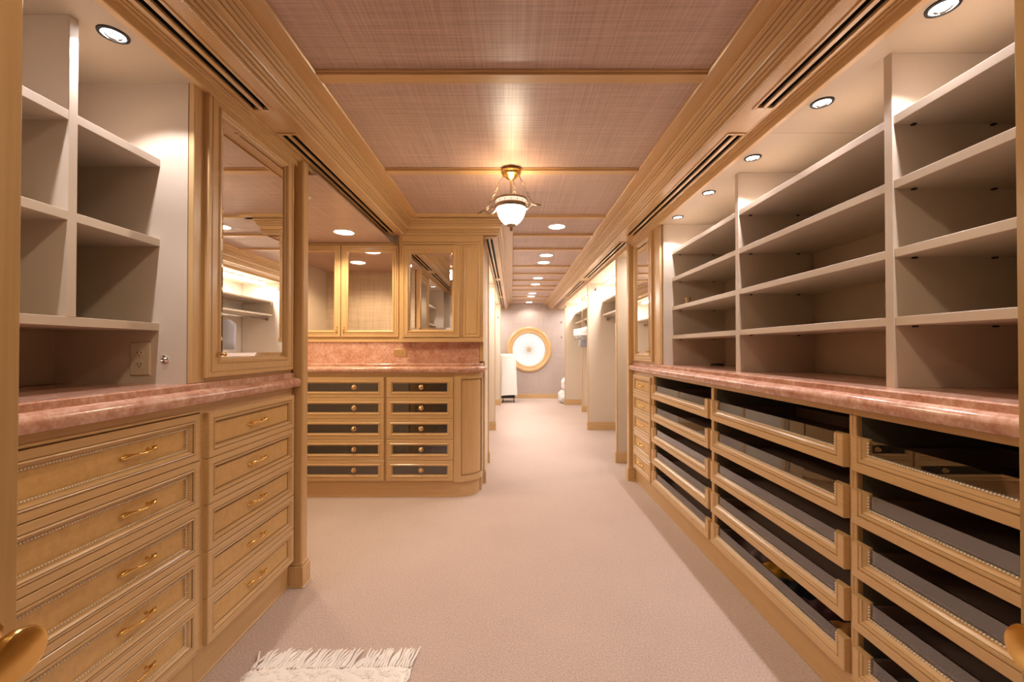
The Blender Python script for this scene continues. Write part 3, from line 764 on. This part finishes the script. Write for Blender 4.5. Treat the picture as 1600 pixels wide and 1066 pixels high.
def closet_light(x, y0, y1, sx, label, pw=1.0):
    t = thing('closet_light', (x, (y0+y1)/2, ZS-0.03), label, 'light', 'strip lights in the closets')
    B(x-0.05, x+0.05, y0, y1, ZS-0.012, ZS, 'light_base', WHITEF, t)
    B(x-0.035, x+0.035, y0+0.02, y1-0.02, ZS-0.035, ZS-0.012, 'diffuser', TUBEM, t, bevel=0.008)
    light('strip_light', 'AREA', (x, (y0+y1)/2, ZS-0.04), P_CLOS*pw*(y1-y0), CLOSET, t, sx=0.08, sy=y1-y0)
closet_light(1.40, 4.50, 6.05, 1, 'white strip light in the first long right closet')
closet_light(1.40, 6.35, 7.75, 1, 'white strip light in the second long right closet')
closet_light(1.45, 9.1, 9.9, 1, 'white strip light in the last right closet')
closet_light(1.45, 3.95, 4.32, 1, 'short white strip light in the narrow closet behind the right column', 1.0)
closet_light(1.45, 8.0, 8.8, 1, 'white strip light beyond the inner partition on the right')
closet_light(-0.50, 4.6, 6.0, -1, 'white strip light in the first left closet')
closet_light(-0.50, 6.4, 8.6, -1, 'white strip light in the second left closet')
closet_light(-0.50, 9.0, 9.9, -1, 'white strip light in the last left closet above the trolley')
def closet_shelf(x0, x1, y0, y1, z, label):
    t = thing('closet_shelf', ((x0+x1)/2, (y0+y1)/2, z-0.022), label, 'shelf', 'closet shelves')
    B(x0, x1, y0, y1, z-0.022, z, 'board', CLOSW, t, bevel=0.001)
    xe = x0 if x0 > 0 else x1-0.02
    B(xe, xe+0.02, y0+0.02, y0+0.035, z-0.06, z-0.022, 'bracket', CLOSW, t); B(xe, xe+0.02, y1-0.035, y1-0.02, z-0.06, z-0.022, 'bracket', CLOSW, t)
closet_shelf(1.34, 1.79, 4.415, 6.15, 1.905, 'upper cream shelf in the first long right closet')
closet_shelf(1.34, 1.79, 4.415, 6.15, 1.705, 'lower cream shelf in the first long right closet, over the rod')
closet_shelf(1.345, 1.79, 6.19, 7.895, 1.95, 'upper cream shelf in the second right closet')
closet_shelf(1.345, 1.79, 6.19, 7.895, 1.75, 'lower cream shelf in the second right closet, over the rod')
closet_shelf(1.345, 1.79, 7.935, 8.895, 1.95, 'upper cream shelf beyond the inner right partition')
closet_shelf(1.345, 1.79, 7.935, 8.895, 1.75, 'lower cream shelf beyond the inner right partition')
closet_shelf(-0.81, -0.45, 4.45, 6.13, 1.80, 'cream shelf in the first left closet')
closet_shelf(-0.81, -0.45, 6.18, 8.85, 1.80, 'cream shelf in the second left closet')
def rod(x, y0, y1, z, label):
    t = thing('hanging_rod', (x, (y0+y1)/2, z), label, 'rod', 'hanging rods')
    MB().tube([(x, y0+0.005, z), (x, y1-0.005, z)], 0.014, 10).build('bar', CHROME, t, smooth='all')
    for yy, s_ in ((y0, 1), (y1, -1)):
        MB().lathe((x, yy, z), [(0.024, 0), (0.024, s_*0.006), (0.018, s_*0.010)], 12, 'y').build('end_socket', BRONZE, t)
rod(1.42, 4.412, 6.154, 1.635, 'rod hanging under the shelf of the first right closet')
rod(1.42, 6.188, 7.898, 1.68, 'rod hanging under the shelf of the second right closet')
rod(-0.62, 4.442, 6.138, 1.70, 'rod in the first left closet')
rod(-0.62, 6.172, 8.858, 1.70, 'rod in the second left closet')
# hanging garments
def garment(x, y, zr, length, mat, label, name='shirt', width=0.2, cat='clothing', puff=0.03):
    t = thing(name, (x, y, zr-0.1-length), label, cat, 'hanging clothes')
    m = MB(); m.tube([(x, y, zr-0.07), (x, y, zr-0.03), (x+0.018, y, zr), (x, y, zr+0.018), (x-0.015, y, zr+0.008)], 0.0025, 6)
    m.tube([(x-width*0.9, y, zr-0.11), (x, y, zr-0.07), (x+width*0.9, y, zr-0.11)], 0.006, 6)
    m.build('hanger', CHROME, t)
    m = MB(); rows = []; N_ = 20
    prof = [(0.30, 0.3, -0.065), (0.55, 0.6, -0.085), (0.98, 0.9, -0.115), (1.0, 1.0, -0.17), (0.92, 1.05, -0.3), (0.95, 1.1, -0.1-length*0.7), (1.0, 1.2, -0.1-length)]
    for wr, tr, dz in prof:
        row = []
        for k in range(N_):
            th = 2*math.pi*k/N_
            q = 1+0.10*math.sin(5*th+dz*9)
            row.append(m.p(x+width*wr*math.cos(th), y+puff*tr*q*math.sin(th), zr+dz))
        rows.append(row)
    for a, b in zip(rows, rows[1:]):
        for k in range(N_): m.f.append([a[k], a[(k+1) % N_], b[(k+1) % N_], b[k]])
    m.f.append(rows[0][::-1]); m.f.append(rows[-1])
    m.build('cloth', mat, t, smooth='all')
garment(1.42, 5.30, 1.635, 0.35, GREYF, 'grey garment hanging in the first right closet', width=0.11)
garment(1.42, 7.30, 1.66, 0.13, WHITEF, 'short fluffy white garment hanging nearest in the second right closet', width=0.27, puff=0.07)
garment(1.42, 7.52, 1.66, 0.13, WHITEF, 'short fluffy white garment hanging second in the second right closet', width=0.31, puff=0.08)
garment(1.42, 7.72, 1.68, 0.35, GREYF, 'grey garment hanging behind the white ones on the right', width=0.18)
garment(-0.60, 6.35, 1.90, 0.9, WHITEF, 'long white garment in the second left closet', width=0.22) if False else None
garment(-0.62, 5.70, 1.70, 0.40, BLUEF, 'blue shirt hanging in the first left closet', width=0.2)
garment(-0.62, 5.86, 1.70, 0.5, WHITEF, 'white shirt hanging behind the blue one on the left', width=0.21)
# folded linen on the first left shelf
def folded(x, y, z, n, mats, label, w_=0.28, d_=0.3):
    for k in range(n):
        m = MB(); h = 0.037; zz = z+0.003+k*h
        rows = []
        for (sc, dz) in ((0.96, 0), (1.0, 0.008), (1.0, 0.026), (0.95, 0.034)):
            rows.append([m.p(x+w_/2*sc*a_, y+d_/2*sc*b_, zz+dz+0.002*math.sin(a_*4+b_)) for a_, b_ in ((-1,-1),(0,-1.02),(1,-1),(1.02,0),(1,1),(0,1.02),(-1,1),(-1.02,0))])
        for a, b in zip(rows, rows[1:]):
            for j in range(8): m.f.append([a[j], a[(j+1) % 8], b[(j+1) % 8], b[j]])
        m.f.append(rows[0][::-1]); m.f.append(rows[-1])
        o = m.build('folded_linen', mats[k % len(mats)], smooth='all')
        tag(o, label[k], 'clothing', 'folded clothes on closet shelves')
folded(-0.62, 5.9, 1.80, 3, (BLUEF, WHITEF, WHITEF), ['blue folded cloth at the bottom of the stack in the left closet', 'white folded cloth in the middle of the left closet stack', 'white folded cloth on top of the left closet stack'])
# hooks on partition ends
def hook(x, y, z, sx, label):
    m = MB(lambda a, d, zz: (x+sx*a, y-d, z+zz))
    m.tube([(0, 0.0, 0), (0, 0.006, 0)], [0.016, 0.014], 10)
    m.tube([(0, 0.006, 0), (0, 0.035, -0.012), (0, 0.05, -0.004), (0, 0.055, 0.018), (0, 0.052, 0.022)], [0.004, 0.004, 0.004, 0.005, 0.007], 8)
    m.tube([(0, 0.006, 0.006), (0, 0.03, 0.03), (0, 0.034, 0.036)], [0.004, 0.004, 0.007], 8)
    tag(m.build('coat_hook', BRONZE, smooth='all'), label, 'hook', 'coat hooks on the closet partitions')
hook(1.60, 10.1, 1.98, 1, 'dark hook in the far right closet') if False else None
hook(1.20, YE-0.001, 1.84, 1, 'upper dark hook on the far wall of the last right closet')
hook(1.20, YE-0.001, 1.48, 1, 'lower dark hook on the far wall of the last right closet')
hook(1.235, 6.155, 2.07, 1, 'dark hook high on the second right partition')
hook(1.155, 8.899, 2.09, 1, 'dark hook high on the last right partition')
hook(-0.36, 6.139, 2.06, 1, 'dark hook high on the first left partition')
hook(-0.30, 8.859, 1.86, 1, 'dark hook high on the last left partition')

# covered trolley
t = thing('trolley', (-0.085, 9.40, 0), 'white cloth-covered rolling rack standing at the end of the corridor', 'trolley')
m = MB(); rows = []; N_ = 48
for z, sx_, sy_, amp in ((1.075, 0.93, 0.93, 0.0), (1.065, 0.98, 0.98, 0.002), (1.02, 1.0, 1.0, 0.004), (0.75, 1.0, 1.0, 0.010), (0.40, 1.03, 1.03, 0.016), (0.17, 1.07, 1.06, 0.022)):
    row = []
    for k in range(N_):
        th = 2*math.pi*k/N_; c, s_ = math.cos(th), math.sin(th)
        e = 0.25
        cx2 = math.copysign(abs(c)**e, c); sy2 = math.copysign(abs(s_)**e, s_)
        am = amp*math.sin(th*9+z)
        row.append(m.p(-0.085+(0.175*sx_+am)*cx2, 9.40+(0.20*sy_+am)*sy2, z + (0.01*math.sin(th*3) if z > 1.0 else 0.012*math.sin(th*4))))
    rows.append(row)
for a, b in zip(rows, rows[1:]):
    for k in range(N_): m.f.append([a[k], a[(k+1) % N_], b[(k+1) % N_], b[k]])
m.f.append(rows[0][::-1])
m.build('cloth_cover', WHITEF, t, smooth='all')
B(-0.235, 0.065, 9.23, 9.57, 0.10, 0.155, 'base_frame', BLACK, t, bevel=0.01)
for x in (-0.20, 0.04):
    for y in (9.25, 9.55):
        c = MB().lathe((x-0.012, y, 0.035), [(0.010, 0), (0.034, 0.002), (0.035, 0.022), (0.010, 0.024)], 16, 'x').build('wheel', BLACK, t)
        B(x-0.018, x+0.018, y-0.012, y+0.012, 0.055, 0.10, 'caster_fork', BRONZE, c)
# white bags on the floor at the right
def pillow(x, y, z, rx, ry, rz, label, seed):
    bm = bmesh.new(); bmesh.ops.create_icosphere(bm, subdivisions=4, radius=1)
    rnd = random.Random(seed); ph = [rnd.uniform(0, 6) for _ in range(6)]
    for v_ in bm.verts:
        c = v_.co.copy()
        for i in range(3): c[i] = math.copysign(abs(c[i])**0.75, c[i])
        f = 1+0.05*math.sin(c.x*5+ph[0])*math.sin(c.z*6+ph[1])+0.04*math.sin(c.y*9+ph[2]+c.z*4)
        v_.co = Vector((c.x*rx*f, c.y*ry*f, c.z*rz*f+rz))
    me = bpy.data.meshes.new('bag'); bm.to_mesh(me); bm.free(); me.materials.append(WHITEF)
    for p in me.polygons: p.use_smooth = True
    o = bpy.data.objects.new('linen_bag', me); put(o, None, (x, y, z)); tag(o, label, 'bag', 'white bags on the floor')
pillow(1.16, 9.25, 0.0, 0.13, 0.22, 0.14, 'large white linen bag on the floor by the last right partition', 1)
pillow(1.20, 9.25, 0.29, 0.10, 0.18, 0.13, 'smaller white linen bag resting on top of the large one', 2)

# ------------------------------------------------------------ drawer contents (bottom drawer of middle glass unit)
def scarf(x, y, z, rx, ry, mat, label, seed):
    m = MB(); nx, ny = 10, 12; rnd = random.Random(seed); a_, b_ = rnd.uniform(0, 6), rnd.uniform(0, 6)
    for k in range(2):
        pass
    G = []
    for i in range(nx+1):
        for j in range(ny+1):
            u_, v_ = i/nx*2-1, j/ny*2-1
            edge = max(abs(u_), abs(v_)); h = 0.040*(1-edge**4)*(0.7+0.3*math.sin(5*u_+a_)*math.cos(6*v_+b_))+0.004
            G.append(m.p(x+rx*u_*(1+0.08*math.sin(3*v_+a_)), y+ry*v_, z+h))
    for i in range(nx):
        for j in range(ny):
            q = i*(ny+1)+j; m.f.append([q, q+1, q+ny+2, q+ny+1])
    bt = [m.p(x+rx*a0, y+ry*b0, z) for a0, b0 in ((-1, -1), (1, -1), (1, 1), (-1, 1))]
    m.f.append(bt)
    for (c0, c1) in ((0, ny), ((nx)*(ny+1), (nx+1)*(ny+1)-1)): pass
    tag(m.build('scarf', mat, smooth='all'), label, 'scarf', 'scarves in the bottom glass drawer')
zb = ZD0+0.004+0.0205
cols = [((0.50, 0.22, 0.05), 'brown folded scarf'), ((0.12, 0.05, 0.05), 'plum folded scarf'), ((0.02, 0.02, 0.03), 'black folded scarf'), ((0.75, 0.36, 0.03), 'mustard folded scarf'), ((0.30, 0.20, 0.20), 'grey folded scarf')]
for k, (c, l) in enumerate(cols):
    scarf(1.20, 1.50+k*0.14, zb, 0.07, 0.068, simple('scarf_cloth', c, 0.7), l+' lying in the bottom middle glass drawer', k)

# ------------------------------------------------------------ lamps
def niche_light(x, y, label):
    t = thing('recessed_spotlight', (x, y, ZN-0.006), label, 'light', 'recessed spotlights over the shelves')
    MB().lathe((x, y, ZN), [(0.038, 0), (0.037, -0.004), (0.030, -0.0055), (0.028, -0.003), (0.028, 0.0)], 28).build('black_ring', BLACK, t, smooth=True)
    MB().lathe((x, y, ZN), [(0.028, -0.001), (0.027, -0.0035), (0.016, -0.0045), (0.014, -0.002), (0.002, -0.002)], 24).build('lens', LEDM, t, smooth=True)
    MB().lathe((x, y, ZN), [(0.0155, -0.0040), (0.018, -0.0075), (0.020, -0.0075), (0.0205, -0.0035)], 24, cap=False).build('baffle', CHROME, t, smooth=True)
    light('spot', 'SPOT', (x, y, ZN-0.008), P_NICHE, COOL, t, size=0.012, spot=114, blend=0.32)
niche_light(-1.178, 1.221, 'black-ringed recessed spotlight over the left shelf niche')
niche_light(-1.178, 0.77, 'black-ringed recessed spotlight over the near end of the left niche, out of view')
for y, l in ((0.67, 'hidden near recessed spotlight over the right shelves'), (1.1215, 'nearest visible recessed spotlight over the right shelves, at the top edge'), (1.562, 'second visible recessed spotlight over the right shelves'), (2.015, 'third visible recessed spotlight over the right shelves'), (2.467, 'fourth visible recessed spotlight over the right shelves'), (2.929, 'farthest recessed spotlight over the right shelves')):
    niche_light(1.171, y, l)
def down(x, y, z, label, pw, spot=150, r=0.072, col=WARM):
    t = thing('downlight', (x, y, z-0.006), label, 'light', 'round white ceiling downlights')
    MB().lathe((x, y, z), [(r+0.010, 0), (r+0.009, -0.004), (r+0.001, -0.006), (r-0.002, -0.002), (r-0.002, 0)], 32).build('trim_ring', WHITEF, t, smooth=True)
    MB().lathe((x, y, z), [(r-0.002, 0), (r-0.003, -0.004), (0.002, -0.0045)], 28).build('lens', LAMPM, t, smooth=True)
    light('lamp', 'SPOT', (x, y, z-0.02), pw, col, t, size=0.06, spot=spot, blend=0.5)
ords = ['nearest round downlight in the corridor ceiling, behind the hanging lamp', 'second round downlight in the corridor ceiling', 'third round downlight in the corridor ceiling', 'fourth round downlight in the corridor ceiling', 'fifth round downlight in the corridor ceiling', 'sixth round downlight in the corridor ceiling', 'seventh round downlight in the corridor ceiling', 'farthest round downlight in the corridor ceiling']
for y, l in zip((3.72, 4.865, 5.27, 6.44, 7.07, 8.22, 8.65, 9.8), ords): down(0.402, y, ZC, l, P_CORR, col=CORR)
down(U(537, 3.23), 3.23, 2.109, 'round downlight in the alcove ceiling above the dresser', P_ROOM)
down(-1.62, 2.75, 2.109, 'round downlight in the hidden part of the alcove ceiling', P_ROOM)
for x in (-0.45, 0.45): down(x, 0.42, ZC, 'added unseen fill downlight above the entrance, %s side' % ('left' if x < 0 else 'right'), P_ENTRY_FILL)  # unseen pair, added to raise the fill light in the near room
# sprinkler
sx_, sy_ = U(477, 2.49), 2.49
t = thing('sprinkler', (sx_, sy_, 2.07), 'small white and brass sprinkler head on the alcove ceiling beside the left column', 'sprinkler')
MB().lathe((sx_, sy_, 2.109), [(0.028, 0), (0.026, -0.004), (0.012, -0.007)], 20).build('escutcheon', WHITEF, t, smooth=True)
MB().lathe((sx_, sy_, 2.102), [(0.009, 0), (0.008, -0.015), (0.004, -0.018), (0.004, -0.028), (0.016, -0.030), (0.016, -0.033)], 14).build('nozzle', BRASS, t, smooth=True)

# pendant
PX, PY = -0.005, 2.53
t = thing('pendant_lamp', (PX, PY, 1.915), 'brass pendant lamp with glowing frosted glass bowl hung on three chains', 'lamp')
MB().lathe((PX, PY, ZB), [(0.062, 0), (0.062, -0.008), (0.054, -0.014), (0.052, -0.022), (0.040, -0.030), (0.030, -0.040), (0.014, -0.046), (0.008, -0.052)], 32).build('canopy', BRASS, t, smooth=True)
MB().tube([(PX, PY, ZB-0.045), (PX, PY, 2.10)], 0.0055, 10).build('stem', BRONZE, t, smooth='all')
def lr(name, prof, mat, n=40): return MB().lathe((PX, PY, 0), prof, n, 'z', cap=False).build(name, mat, t, smooth=True)
lr('upper_ring', [(0.094, 2.108), (0.099, 2.110), (0.102, 2.104), (0.099, 2.098), (0.094, 2.098), (0.094, 2.108)], BRONZE)
lr('glass_band', [(0.093, 2.100), (0.096, 2.100), (0.0935, 2.068), (0.0905, 2.068), (0.093, 2.100)], BOWLR)
lr('lower_ring', [(0.088, 2.072), (0.099, 2.074), (0.102, 2.066), (0.097, 2.058), (0.095, 2.050), (0.086, 2.050), (0.088, 2.072)], BRONZE)
lr('bowl_inside', [(0.018, 1.958), (0.037, 1.967), (0.057, 1.986), (0.073, 2.011), (0.082, 2.036), (0.084, 2.0515)], BOWLI)
lr('glass_bowl', [(0.0845, 2.052), (0.088, 2.052), (0.086, 2.035), (0.077, 2.008), (0.061, 1.982), (0.040, 1.962), (0.022, 1.954)], BOWLM)
MB().lathe((PX, PY, 0), [(0.025, 1.962), (0.030, 1.956), (0.028, 1.950), (0.018, 1.944), (0.008, 1.940), (0.006, 1.934), (0.011, 1.928), (0.008, 1.921), (0.002, 1.914)], 20).build('finial', BRONZE, t, smooth=True)
for k in range(16):
    th = 2*math.pi*k/16
    MB().blob((PX+0.0955*math.cos(th), PY+0.0955*math.sin(th), 2.085), 0.004, 3, 6).build('stud', BRONZE, t)
for deg in (-35, 75, 172):
    th = math.radians(deg); c, s_ = math.cos(th), math.sin(th)
    P = lambda r, z: (PX+c*r, PY+s_*r, z)
    arm = MB().tube([P(0.095, 2.060), P(0.104, 2.040), P(0.118, 2.030), P(0.135, 2.032), P(0.150, 2.044), P(0.160, 2.050), P(0.172, 2.046), P(0.185, 2.040), P(0.200, 2.036), P(0.216, 2.036)],
                    [0.006, 0.006, 0.007, 0.006, 0.007, 0.011, 0.008, 0.010, 0.005, 0.001], 8).build('arm', BRONZE, t, smooth='all')
    MB().tube([P(0.110, 2.062), P(0.116, 2.070), P(0.125, 2.064), P(0.122, 2.054), P(0.114, 2.055)], [0.003]*5, 6).build('scroll', BRONZE, arm, smooth='all')
    a = Vector(P(0.050, ZB-0.022)); b = Vector(P(0.152, 2.056)); L = (b-a).length; nl = 9
    dirv = (b-a).normalized(); side = Vector((-s_, c, 0)); oth = dirv.cross(side)
    for i in range(nl):
        cc = a+(b-a)*((i+0.5)/nl); ax = side if i % 2 else oth
        ln = L/nl*0.60 if i not in (3, 6) else L/nl*0.5
        wd = 0.0052 if i not in (3, 6) else 0.0085
        pts = [cc+dirv*ln*math.cos(q*math.pi/5)+ax*wd*math.sin(q*math.pi/5) for q in range(10)]
        MB().tube([tuple(p) for p in pts], 0.0016 if i not in (3, 6) else 0.0026, 5, closed=True).build('chain_link', BRONZE, t)
light('bulb', 'POINT', (PX, PY+0.0, 2.035), P_PEND, WARM, t, size=0.02)

# ------------------------------------------------------------ rug
rt = thing('rug', (-0.675, 1.2, 0), 'small white shag rug with knotted fringe at the bottom edge', 'rug')
def rugmap(a, d): # a across, d along Y
    ang = math.radians(1.2); return (a*math.cos(ang)-d*math.sin(ang)-0.675, a*math.sin(ang)+d*math.cos(ang)+1.562)
m = MB(); hw = 0.30; nx, ny = 40, 60; G = []
rnd = random.Random(3)
for j in range(ny+1):
    for i in range(nx+1):
        a = -hw+2*hw*i/nx; d = -0.75*j/ny
        x, y = rugmap(a+rnd.uniform(-.004, .004), d+rnd.uniform(-.005, .005)); e = min(i, nx-i, j, ny-j)
        G.append(m.p(x, y, 0.004+(0.012+rnd.uniform(-0.003, 0.006) if e > 0 else 0)))
for j in range(ny):
    for i in range(nx):
        q = j*(nx+1)+i; m.f.append([q, q+1, q+nx+2, q+nx+1])
m.build('rug_base', SHAG, rt, smooth='all')
m = MB()
for k in range(9000):
    a = rnd.uniform(-hw, hw); d = -0.72*rnd.random()**1.6-0.024
    x, y = rugmap(a*0.97, d); L = rnd.uniform(0.010, 0.018); th = rnd.uniform(0, 6.28); ln = rnd.uniform(0.5, 1.0)
    dx, dy = math.cos(th)*L*ln, math.sin(th)*L*ln; z = 0.012; r = rnd.uniform(0.003, 0.005)
    i0 = [m.p(x+r*math.cos(q), y+r*math.sin(q), z) for q in (0, 2.1, 4.2)]
    i1 = [m.p(x+dx*0.6+r*0.9*math.cos(q), y+dy*0.6+r*0.9*math.sin(q), z+L*0.38) for q in (0, 2.1, 4.2)]
    tp = m.p(x+dx, y+dy, z+L*0.36)
    for q in range(3):
        m.f.append([i0[q], i0[(q+1) % 3], i1[(q+1) % 3], i1[q]]); m.f.append([i1[q], i1[(q+1) % 3], tp])
m.build('pile', SHAG, rt, kind='stuff')
for k in range(58):
    a = -hw+0.006+k*(2*hw-0.012)/57
    lean = rnd.gauss(0.016, 0.005); L = rnd.uniform(0.085, 0.105)
    if k in (36, 37, 38): lean = 0.05+0.01*(k-36); L = 0.06
    if k == 1: lean = -0.03
    pts = []
    for q in range(6):
        s_ = q/5; x, y = rugmap(a+lean*s_**1.3+rnd.uniform(-.001, .001), 0.0+L*s_); pts.append((x, y, 0.008+0.004*math.sin(q*1.3+k)))
    MB().tube(pts, [0.0042, 0.0048, 0.0040, 0.0046, 0.0040, 0.0026], 6).build('fringe_strand', SHAG, rt)

# ------------------------------------------------------------ open doors beside the camera
for sx, nm in ((-1, 'door_1'), (1, 'door_2')):
    T = lambda a, d, z: (sx*(0.47-d), a, z)
    ye = 0.3985 if sx < 0 else 0.388
    m = MB(T); m.box(-0.03, ye, -0.04, 0.0, 0.01, 2.10); m.box(-0.03, ye+0.002, -0.026, -0.014, 0.01, 2.10)
    d_ = struct(m.build(nm, WZ, bevel=0.002))
    yh = ye-0.040; zh = 0.938 if sx < 0 else 0.946
    h = MB(T).tube([(yh, 0, zh), (yh, 0.006, zh), (yh, 0.009, zh)], [0.026, 0.025, 0.016], 20).build('rosette', BRASS, d_, smooth='all')
    K = [(0.006, 0.009), (0.020, 0.0065), (0.028, 0.009), (0.035, 0.016), (0.042, 0.0205), (0.047, 0.0215), (0.050, 0.0205), (0.0515, 0.017)]
    f_ = 1.0 if sx < 0 else 0.74
    MB(T).tube([(yh, q[0]*f_, zh) for q in K], [q[1] for q in K], 28).build('knob', BRASS, d_, smooth=True)
